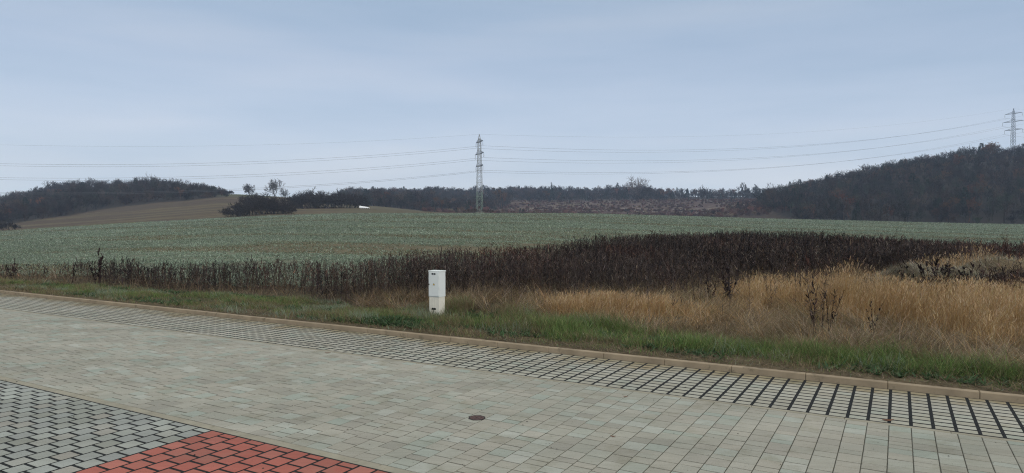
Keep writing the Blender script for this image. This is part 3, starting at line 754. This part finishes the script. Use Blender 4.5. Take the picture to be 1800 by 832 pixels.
# single trees and bushes standing clear of the woods
def solo(name, label, px, ybase, ytop, Z, wide=1.0, depth=6, seed=1, spread=.55, group=None, col=GREYS, nstem=1, x_y=None):
    x, y = (px - 900) / F * Z, Z
    z = float(ground(np.array([x]), np.array([y]))[0])
    H = max(CAM_H + (390 - ytop) / F * Z - z, 2.0)
    r = np.random.default_rng(seed)
    P0, P1, a, b, lv = tree_segs(r, 1.0, depth + (1 if nstem == 1 else 0), spread, .17 if nstem == 1 else .2, nstem, .10 if nstem == 1 else .16, .82 if nstem == 1 else .78)
    if nstem == 1:
        P0[:, 2] = np.abs(P0[:, 2]) ** 1.6; P1[:, 2] = np.abs(P1[:, 2]) ** 1.6
    P0 = P0 * [H * wide, H * wide, H]; P1 = P1 * [H * wide, H * wide, H]
    c = pal(len(P0), col, j=.15)
    if nstem > 1:
        T = seg_ribbons(P0, P1, a * H, b * H, None, .11 * Z / 300, c); o = np_mesh(name, T[0], T[1], mats=[M['bark']], colors=T[2])
        o.location = (x, y, z - .2); return tag(o, label, 'bush', group)
    e = empty(name, (x, y, z - .2))
    lo = lv <= 2
    T = seg_tubes(P0[lo], P1[lo], a[lo] * H, b[lo] * H, None, .05, c[lo]); np_mesh('trunk', T[0], T[1], mats=[M['bark']], parent=e, colors=T[2])
    T = seg_tubes(P0[~lo], P1[~lo], a[~lo] * H, b[~lo] * H, None, .11 * Z / 450, c[~lo]); np_mesh('crown', T[0], T[1], mats=[M['bark']], parent=e, colors=T[2])
    return tag(e, label, 'tree' if nstem == 1 else 'bush', group)
G1 = 'bare trees standing out on the skyline'
solo('bare_tree', 'broad bare tree rising above the left wood near its right end', 268, 340, 302, 470, 1.1, 6, 11, group=G1)
solo('bare_tree', 'wide domed bare tree at the right edge of the left wood', 312, 336, 313, 440, 1.3, 6, 12, .62, group=G1)
solo('bare_tree', 'rounded bare tree touching the domed tree on its right side', 332, 336, 315, 436, 1.2, 6, 13, .6, group=G1)
solo('bare_tree', 'small bare tree on the brow of the grassy hill, left of the tallest one', 440, 338, 321, 440, 1.1, 6, 14, group=G1)
solo('bare_tree', 'tallest round-crowned bare tree rising out of the hedgerow', 485, 345, 313, 385, .95, 6, 15, group=G1)
solo('bare_tree', 'short bare tree close to the right of the tallest one', 503, 346, 328, 385, 1.1, 5, 16, group=G1)
solo('bare_tree', 'spreading bare tree above the right part of the hedgerow', 549, 350, 327, 380, 1.25, 6, 17, .65, group=G1)
solo('bare_tree', 'dense low bare tree right of the spreading one', 566, 350, 333, 380, 1.2, 6, 18, .6, group=G1)
solo('bare_tree', 'narrow bare tree near the right end of the hedgerow', 587, 350, 329, 390, 1.0, 6, 19, group=G1)
solo('bare_tree', 'tall pale bare tree on the distant skyline right of the pylon', 1116, 330, 307, 720, 1.1, 6, 20, group=G1, col=[(.13, .11, .10), (.16, .13, .12)])
solo('bare_tree', 'second bare tree crowding the pale one at the end of the distant wood', 1132, 330, 314, 715, 1.2, 6, 21, group=G1)
solo('bare_tree', 'small dark tree poking above the distant wood midway to the pale tree', 967, 330, 320, 740, .9, 6, 22, group=G1, col=[(.03, .035, .03)])
solo('bare_tree', 'dark dense tree in the thin belt above the scrub', 1331, 338, 323, 700, 1.0, 6, 23, group=G1, col=[(.03, .035, .03)])
solo('bare_tree', 'thin bare tree left of the dark dense one in the belt', 1309, 338, 320, 700, .9, 6, 24, group=G1)
solo('bare_tree', 'lone bare tree at the left end of the belt above the scrub', 1236, 338, 324, 700, .9, 6, 25, group=G1)
solo('bare_tree', 'dark pointed tree on the crest of the left wood', 135, 340, 314, 500, .9, 6, 26, group=G1, col=[(.025, .025, .028)])
solo('bare_tree', 'flat-topped bare tree on the crest just right of the pointed one', 160, 340, 313, 500, 1.4, 6, 27, .65, group=G1)
GH = 'bushes of the hedgerow between the two fields'
hb = [(408, 384, 366, 236), (424, 383, 356, 238), (441, 382, 348, 241), (458, 381, 343, 245), (474, 380, 342, 247), (490, 379, 347, 246), (505, 377, 353, 243), (447, 370, 341, 290), (466, 370, 340, 292),
      (516, 368, 342, 296), (531, 367, 336, 300), (548, 366, 334, 304), (563, 365, 335, 308), (578, 364, 336, 312), (593, 363, 337, 316), (607, 362, 338, 321), (620, 362, 340, 327), (632, 362, 344, 333)]
for i, (p, yb, yt, Z) in enumerate(hb):
    for k in range(4):
        solo('hedgerow_bush', 'dark leafless bush in the dense hedgerow between the green and the brown field', p + k * 5 - 7, yb, yt + (0, 6, 2, 9)[k] + float(rng.normal(0, 2.8)), Z + (3, 0, 5, -2)[k], 1.3, 5, 400 + 4 * i + k, .62, GH, [(.026, .027, .028), (.034, .032, .032), (.045, .037, .034)], 4)
for i, (p, yt, Z) in enumerate([(5, 390, 236), (17, 388, 236), (27, 393, 237), (-8, 389, 238)]):
    solo('bush', 'dark low bush at the far left edge below the wood', p, 400, yt, Z, 1.2, 5, 460 + i, .62, 'bushes at the far left edge of the field', [(.026, .027, .028), (.04, .034, .034)], 4)
for i, (p, yt, Z) in enumerate([(385, 334, 440), (397, 333, 445), (408, 334, 450), (372, 331, 430)]):
    solo('bush', 'small dark bush on the brow right of the left wood', p, 340, yt, Z, 1.2, 5, 480 + i, .62, 'bushes on the brow of the left hill', [(.03, .03, .03)], 4)
for i, (p, yt, Z) in enumerate([(826, 370.5, 301), (835, 371, 300), (852, 371, 300), (862, 371.2, 302)]):
    solo('bush', 'low brown brush around the foot of the pylon', p, 375, yt, Z, 1.6, 4, 490 + i, .62, 'low brush at the foot of the pylon', [(.07, .045, .035)], 4)

# ------------------------------------------------------------------ pylons
def pylon(name, label, x, y, rz, H=35.2, seed=0, green=True):
    z = float(ground(np.array([x]), np.array([y]))[0])
    e = empty(name, (x, y, z), rz)
    W = lambda h: np.interp(h, [0, 12, 21, 32, H], [2.6, 2.1, 1.75, 1.2, .12])
    lev = [0, 2.6, 5.0, 7.3, 9.5, 11.6, 13.6, 15.5, 17.3, 19.0, 20.4, 21.8, 23.3, 24.9, 26.4, 27.9, 29.4, 30.9, 32.0, 33.6, H]
    cor = lambda h: [Vector((sx * W(h) / 2, sy * W(h) / 2, h)) for sx, sy in ((-1, -1), (1, -1), (1, 1), (-1, 1))]
    lowb, upb, head = MB(), MB(), MB()
    for i in range(len(lev) - 1):
        h0, h1 = lev[i], lev[i + 1]; mb = lowb if h1 < 10 else (upb if h1 < 32.5 else head)
        A, B = cor(h0), cor(h1); t = .09 if h1 < 20 else .07
        for k in range(4):
            mb.bar(A[k], B[k], t)
            mb.bar(A[k], B[(k + 1) % 4], .05); mb.bar(A[(k + 1) % 4], B[k], .05)
            if i % 3 == 0: mb.bar(A[k], A[(k + 1) % 4], .05)
    lowb.build('lower_lattice', M['steelgreen' if green else 'steeldark'], e)
    upb.build('upper_lattice', M['steel' if green else 'steeldark'], e); head.build('peak', M['steel' if green else 'steeldark'], e)
    for c in cor(0):
        f = MB(); f.box(c.x - .45, c.x + .45, c.y - .45, c.y + .45, -.6, .25, .05); f.build('footing', M['edging'], e)
    ends = []
    for (h, L) in ((20.9, 5.7), (26.4, 6.9), (31.7, 5.5)):
        for sg in (-1, 1):
            m = MB(); w = W(h) / 2; tip = Vector((0, sg * L, h + .15))
            b1, b2 = Vector((-w, sg * w, h)), Vector((w, sg * w, h)); t1, t2 = Vector((-w, sg * w, h + 1.1)), Vector((w, sg * w, h + 1.1))
            for q in (b1, b2): m.bar(q, tip, .085)
            for q in (t1, t2): m.bar(q, tip, .06)
            for k in range(1, 5):
                u = k / 5; m.bar(b1.lerp(tip, u), b2.lerp(tip, u), .04); m.bar(b1.lerp(tip, u), t1.lerp(tip, u), .04); m.bar(b2.lerp(tip, u), t2.lerp(tip, u), .04)
                m.bar(b1.lerp(tip, u), b2.lerp(tip, (k - 1) / 5), .04)
            ca = m.build('cross_arm', M['steeldark'], e)
            ins = MB(); prof = [(.03, 0)]
            for k in range(11):
                zz = -.12 - k * .18; prof += [(.04, zz + .05), (.14, zz), (.13, zz - .04), (.04, zz - .05)]
            prof += [(.03, -2.3)]
            ins.lathe(prof, 6, (0, sg * L, h + .1)); ins.build('insulator', M['glass'], ca)
            ends.append((h, sg * L, h + .1 - 2.3))
    tag(e, label, 'pylon', 'pylons of the high voltage line')
    c, s_ = math.cos(rz), math.sin(rz)
    pts = [(x - s_ * yy, y + c * yy, z + zz) for (_, yy, zz) in ends] + [(x, y, z + H)]
    return pts
TA = (-14.6, 303.0); TB = (-332.0, 222.0); TC = (332.5, 449.0); TD = (700., 560.)
rA = math.atan2(.323, .946); rC = math.atan2(.35, .93)
A = pylon('pylon', 'grey green lattice pylon standing in the middle at the far edge of the field', *TA, rA)
Cp = pylon('pylon', 'dark lattice pylon on top of the wooded hill at the right edge', *TC, rC, green=False)
def virt(T, rz, base, H=35.2):
    o = []
    for (h, L) in ((20.9, 5.7), (26.4, 6.9), (31.7, 5.5)):
        for sg in (-1, 1): o.append((T[0] - math.sin(rz) * sg * L, T[1] + math.cos(rz) * sg * L, base + h - 2.2))
    return o + [(T[0], T[1], base + H)]
Bp = virt(TB, math.atan2(.25, .966), -.5 + 2.3); Dp = virt(TD, rC, 50)
names = ['lowest', 'lowest', 'middle', 'middle', 'top', 'top', 'earth']
def wire(p, q, sag, label, rad):
    n = 40; t = np.linspace(0, 1, n); p = np.array(p); q = np.array(q)
    P = p[None] * (1 - t)[:, None] + q[None] * t[:, None]; P[:, 2] -= 4 * sag * t * (1 - t)
    m = MB(); dr = (q - p); dr[2] = 0; dr /= np.linalg.norm(dr); w = np.array([-dr[1], dr[0], 0])
    V = []
    for c in P:
        for k in range(5):
            a = 2 * math.pi * k / 5; V.append(c + w * math.cos(a) * rad + np.array([0, 0, 1]) * math.sin(a) * rad)
    Qd = [(j * 5 + k, j * 5 + (k + 1) % 5, (j + 1) * 5 + (k + 1) % 5, (j + 1) * 5 + k) for j in range(n - 1) for k in range(5)]
    tag(np_mesh('power_line', np.array(V), np.array(Qd), mats=[M['wire']]), label, 'power line', 'wires of the high voltage line')
for (P_, Q_, sg, where, sagv, rr) in ((A, Bp, 0, 'from the central pylon off to the left', 9.5, .036), (A, Cp, 0, 'between the two pylons', 9.4, .036), (Cp, Dp, 0, 'from the hilltop pylon off to the right', 9, .045)):
    for i in range(7):
        side = '' if i == 6 else (' on the near side' if i % 2 == 0 else ' on the far side')
        nm = 'thin topmost earth wire ' if i == 6 else f'{names[i]} conductor{side}, '
        wire(P_[i], Q_[i], sagv * (.8 if i == 6 else 1), nm + where, .02 if i == 6 else rr)

# ------------------------------------------------------------------ electricity cabinet
def cabinet():
    Zc = 15.0; x, y = (768 - 900) / F * Zc, Zc
    z = float(ground(np.array([x]), np.array([y]))[0]) - .02
    rz = -math.atan2(Sc, Cc)
    e = empty('electricity_cabinet', (x, y, z), rz); w, dp = .150, .115     # half sizes; front faces -Y
    zt = CAM_H + (390 - 476) / F * Zc - z; zm = CAM_H + (390 - 521.3) / F * Zc - z
    m = MB(); m.box(-w, w, -dp, dp, zm, zt - .018, .006); body = m.build('body', M['cab'], e)
    m = MB(); m.box(-w - .008, w + .008, -dp - .008, dp + .008, zt - .018, zt + .004, .006); m.build('lid', M['cab'], e)
    m = MB(); m.box(-w + .014, w - .014, -dp - .011, -dp + .001, zm + .016, zt - .034, .004); door = m.build('door', M['cab'], e)
    yf = -dp - .011
    m = MB(); m.box(-.052, .052, yf - .004, yf, zt - .085, zt - .048, .002); m.box(-.056, -.048, yf - .003, yf, zt - .078, zt - .055); pl = m.build('name_plate', M['black'], door)
    m = MB()
    for (a, b_) in ((-.012, .016),): 
        m.box(-.010, -.004, yf - .006, yf - .0045, zt - .079, zt - .056); m.box(.008, .014, yf - .006, yf - .0045, zt - .079, zt - .056)
        m.add([(-.004, yf - .0055, zt - .056), (.002, yf - .0055, zt - .056), (.008, yf - .0055, zt - .079), (.002, yf - .0055, zt - .079)], [(0, 1, 2, 3)])
    m.build('plate_mark', M['pale'], door)
    def tri(cx, cz, r, y0, y1, mat, nm):
        m = MB(); P = [(cx + r * math.cos(a), cz + r * math.sin(a)) for a in (R(90), R(210), R(330))]
        V = [(p[0], y0, p[1]) for p in P] + [(p[0], y1, p[1]) for p in P]
        m.add(V, [(0, 1, 4, 3), (1, 2, 5, 4), (2, 0, 3, 5)], [(0, 1, 2), (3, 5, 4)]); return m.build(nm, mat, door)
    zc = CAM_H + (390 - 499.8) / F * Zc - z
    tri(0.005, zc, .036, yf - .002, yf - .0002, M['black'], 'sign_border')
    tri(0.005, zc, .026, yf - .0035, yf - .0021, M['yellow'], 'warning_sign')
    m = MB(); c_ = (.005, zc)
    bolt = [(-.002, .016), (.005, .016), (.001, .004), (.006, .004), (-.003, -.012), (0, -.001), (-.005, -.001)]
    V = [(c_[0] + a, yf - .0042, c_[1] + b_) for a, b_ in bolt]
    m.add(V, [(0, 6, 2, 1)], [(6, 5, 2), (5, 3, 2), (5, 4, 3)]); m.build('lightning_mark', M['black'], door)
    m = MB(); m.bar((-w + .030, yf - .014, zc + .004), (-w + .030, yf, zc + .004), .010, 8); m.box(-w + .023, -w + .037, yf - .018, yf - .010, zc - .012, zc + .006, .002); m.build('lock', M['black'], door)
    for s_ in (.3, .72):
        m = MB(); m.box(w - .016, w - .006, -dp - .016, -dp - .006, zm + (zt - zm) * s_, zm + (zt - zm) * s_ + .05, .002); m.build('hinge', M['cab'], e)
    m = MB(); a = w - .010; b_ = dp - .008
    m.box(-a, a, -b_, b_, .13, zm, .006); m.box(-a + .012, a - .0, -b_, b_ + .0, -.25, .13, .006)
    for k in range(6): m.box(-a + .03 + k * .045, -a + .036 + k * .045, -b_ - .004, -b_ - .0005, .19, zm - .04)
    m.build('plinth', M['plinth'], e)
    m = MB(); m.box(-.07, .045, -b_ - .003, -b_ + .0, .155, .200, .002); m.build('vent_slot', M['black'], e)
    m = MB(); m.box(-.020, -.008, -b_ - .0035, -b_ + .0, -.02, .15, .001); m.build('cable_groove', M['black'], e)
    tag(e, 'tall pale grey electricity cabinet with a warning triangle on the verge', 'cabinet')
cabinet()

# ------------------------------------------------------------------ valve cover in the road
def cover():
    Zc = CAM_H * F / (737 - 390); x, y = (838 - 900) / F * Zc, Zc
    e = empty('manhole_cover', (x, y, 0.0), .4); n = 28; r = .100
    m = MB(); m.lathe([(r, -.03), (r, .0035), (r * .98, .0045), (r * .84, .0045), (r * .83, .001), (r * .83, -.03)], 8); m.build('frame', M['darkiron'], e)
    m = MB(); m.lathe([(r * .80, -.02), (r * .80, .0030), (r * .78, .0042), (r * .55, .0042), (r * .53, .0022), (r * .40, .0022), (r * .38, .0046), (r * .1, .0050), (0.0001, .0050)], n)
    for k in range(8):
        a = 2 * math.pi * k / 8; m.bar((r * .44 * math.cos(a), r * .44 * math.sin(a), .003), (r * .74 * math.cos(a), r * .74 * math.sin(a), .0045), .003)
    m.build('lid', M['iron'], e)
    m = MB(); m.box(-.014, .014, -.004, .004, .0045, .0075, .001); m.build('grip_bar', M['darkiron'], e)
    tag(e, 'small rusty iron valve cover set in the grey paved road', 'manhole cover')
cover()

# ------------------------------------------------------------------ white sheeted load at the edge of the far field
def tarp():
    Z = 318.; x, y = (641 - 900) / F * Z, Z; z = float(ground(np.array([x]), np.array([y]))[0])
    e = empty('covered_clamp', (x, y, z), .1); L = 4.6
    m = MB(); n = 14; V = []
    for i in range(n + 1):
        u = i / n; xx = -L / 2 + L * u; h = (1.25 - .75 * u - .28 * max(0, u - .8) * 3) + .04 * math.sin(i * 1.9); h = max(h, .12)
        for (yy, f) in ((-1.2, 0), (-1.05, .55), (-.6, .92), (0, 1), (.6, .92), (1.05, .55), (1.2, 0)): V.append((xx, yy, h * f + .05))
    Qd = [(i * 7 + k, (i + 1) * 7 + k, (i + 1) * 7 + k + 1, i * 7 + k + 1) for i in range(n) for k in range(6)]
    Qd += [(0, 1, 2, 3), (0, 3, 4, 6), (4, 5, 6, 6)][:2] + [(n * 7, n * 7 + 3, n * 7 + 2, n * 7 + 1), (n * 7, n * 7 + 6, n * 7 + 4, n * 7 + 3)]
    m.add(V, Qd, [(4, 5, 6), (n * 7 + 4, n * 7 + 6, n * 7 + 5)]); m.build('white_sheet', M['tarp'], e)
    for k in range(5):
        t = MB(); t.lathe([(.18, 0), (.30, .0), (.34, .08), (.30, .17), (.18, .17), (.18, 0)], 12, (-1.9 + k * .95, -1.45, .0)); t.build('weight_tyre', M['tyre'], e)
    tag(e, 'low white sheeted heap at the edge of the brown field by the hedgerow', 'covered heap')
tarp()

# ------------------------------------------------------------------ grit and litter lying on the stones
def grit():
    m = MB(); r = np.random.default_rng(5)
    for i in range(420):
        Z = 3.8 * (5.2) ** r.random(); px = r.uniform(-100, 1900); x = (px - 900) / F * Z; s, d = sd(x, Z)
        if not (-1 < d < D_K0 - .1): continue
        k = r.choice([.0035, .005, .009], p=[.6, .3, .1]) * r.uniform(.7, 1.5); h = k * r.uniform(.5, .9); V = []
        a0 = r.uniform(0, 6)
        for j in range(5): V.append((x + k * r.uniform(.8, 1.4) * math.cos(a0 + j * 1.256), Z + k * r.uniform(.7, 1.4) * math.sin(a0 + j * 1.256), .002))
        V.append((x, Z, .002 + h)); m.add(V, [], [(j, (j + 1) % 5, 5) for j in range(5)])
    tag(m.build('grit', M['stone']), 'scattered dark grit and crumbs of soil on the paving', 'grit', kind='stuff')
grit()
def leaf(px, py, L, label):
    Z = CAM_H * F / (py - 390); x = (px - 900) / F * Z; m = MB(); V = []
    for i in range(7):
        u = i / 6; w = .35 * L * math.sin(math.pi * min(u * 1.05, 1)) + .002
        V += [(-L / 2 + L * u, -w / 2, .006 + .012 * abs(u - .5)), (-L / 2 + L * u, w / 2, .008 + .016 * abs(u - .5))]
    m.add(V, [(2 * i, 2 * i + 1, 2 * i + 3, 2 * i + 2) for i in range(6)])
    o = m.build('fallen_leaf', M['twig']); o.location = (x, Z, 0); o.rotation_euler = (0, 0, rng.uniform(-.3, .3)); tag(o, label, 'leaf', 'fallen leaves on the paving')
leaf(1565, 742, .14, 'long brown leaf across a dark joint of the far bays at the right')
leaf(575, 622, .10, 'dark leaf on the seam between road and far bays left of the cabinet')
leaf(1101, 700, .06, 'dark leaf on the road below the far bays, right of centre')
leaf(1079, 771, .06, 'crumpled brown leaf on the road right of the iron cover')

# ------------------------------------------------------------------ air
m = bpy.data.materials.new('haze_air'); m.use_nodes = True; nt = m.node_tree
for n_ in list(nt.nodes):
    if n_.type != 'OUTPUT_MATERIAL': nt.nodes.remove(n_)
pv_ = nt.nodes.new('ShaderNodeVolumePrincipled'); pv_.inputs['Color'].default_value = (.62, .76, 1.0, 1); pv_.inputs['Density'].default_value = .0003; pv_.inputs['Anisotropy'].default_value = .2
nt.links.new(pv_.outputs[0], nt.nodes['Material Output'].inputs['Volume'])
gz0 = float(GZ.min()); gz1 = float(GZ.max())
mb = MB(); ext = 1320; mb.box(-ext, ext, -ext, ext, gz0 - 1.5, max(gz1 + 12, 110.)); hz = mb.build('haze', m); hz.rotation_euler = (0, 0, -math.atan2(Sc, Cc)); tag(hz, 'thin bluish air over the fields and woods', 'haze', kind='stuff')

# ------------------------------------------------------------------ sky, sun, camera
SUN_EL, SUN_AZ = 28., 40.           # veiled sun, over the right shoulder
w = bpy.data.worlds.new('World'); scn.world = w; w.use_nodes = True; nt = w.node_tree
bg = nt.nodes['Background']
sky = nt.nodes.new('ShaderNodeTexSky'); sky.sky_type = 'NISHITA'; sky.sun_disc = False
sky.sun_elevation = R(SUN_EL); sky.sun_rotation = R(150); sky.dust_density = 2.5; sky.air_density = 1.2
tc = nt.nodes.new('ShaderNodeTexCoord'); sep = nt.nodes.new('ShaderNodeSeparateXYZ'); nt.links.new(tc.outputs['Generated'], sep.inputs[0])
el = sep.outputs['Z']
grad = ramp(nt, el, [(0., (7.2, 8.6, 9.6)), (.05, (6.8, 7.85, 9.1)), (.13, (5.6, 6.6, 8.15)), (.22, (4.5, 5.5, 7.1)), (.33, (3.4, 4.5, 6.0)), (.55, (7.0, 7.3, 7.4)), (1., (10.5, 10.3, 9.6))])
# flat veils of cloud
pr = nt.nodes.new('ShaderNodeMapping'); pr.inputs['Scale'].default_value = (1.2, 1.2, 9.0); pr.inputs['Rotation'].default_value = (R(4), R(5), 0)
nt.links.new(tc.outputs['Generated'], pr.inputs['Vector'])
nz = noise(nt, pr.outputs[0], 1.5, 5, .5)
veil = ramp(nt, nz, [(.28, (.85, .90, .93)), (.5, (1., 1., 1.)), (.72, (1.16, 1.09, 1.04))])
cl = mixc(nt, 1., grad, veil, 'MULTIPLY')
col = mixc(nt, .88, sky.outputs[0], cl)
nt.links.new(col, bg.inputs['Color']); bg.inputs['Strength'].default_value = .08
for n_ in nt.nodes:
    if n_.type == 'MIX': n_.clamp_result = False
sl_ = bpy.data.lights.new('Sun', 'SUN'); sl_.energy = 1.0; sl_.angle = R(25); sl_.color = (1, .96, .90)
so = bpy.data.objects.new('Sun', sl_); COL.objects.link(so)
az = R(150); dirv = Vector((math.sin(az) * math.cos(R(SUN_EL)), math.cos(az) * math.cos(R(SUN_EL)), math.sin(R(SUN_EL))))
so.rotation_euler = (dirv).to_track_quat('Z', 'Y').to_euler(); so.location = (0, -20, 40)

cam = bpy.data.cameras.new('Camera'); cam.sensor_width = 36; cam.lens = 36 * F / 1800; cam.clip_start = .1; cam.clip_end = 9000
co = bpy.data.objects.new('Camera', cam); COL.objects.link(co); co.location = (0, 0, CAM_H)
co.rotation_euler = (R(90) - math.atan(26 / F), 0, 0); scn.camera = co
scn.render.engine = 'CYCLES'
scn.view_settings.view_transform = 'Standard'; scn.view_settings.look = 'None'; scn.view_settings.gamma = 1; scn.view_settings.exposure = .44
scn.cycles.volume_bounces = 0; scn.cycles.max_bounces = 4; scn.cycles.diffuse_bounces = 2; scn.cycles.glossy_bounces = 1; scn.cycles.transmission_bounces = 2; scn.cycles.transparent_max_bounces = 4
scn.cycles.use_denoising = True; scn.cycles.denoising_input_passes = 'RGB_ALBEDO_NORMAL'; scn.cycles.denoising_prefilter = 'NONE'; scn.cycles.use_adaptive_sampling = False; scn.cycles.pixel_filter_type = 'BLACKMAN_HARRIS'; scn.cycles.filter_width = 1.15
scn.render.use_persistent_data = False
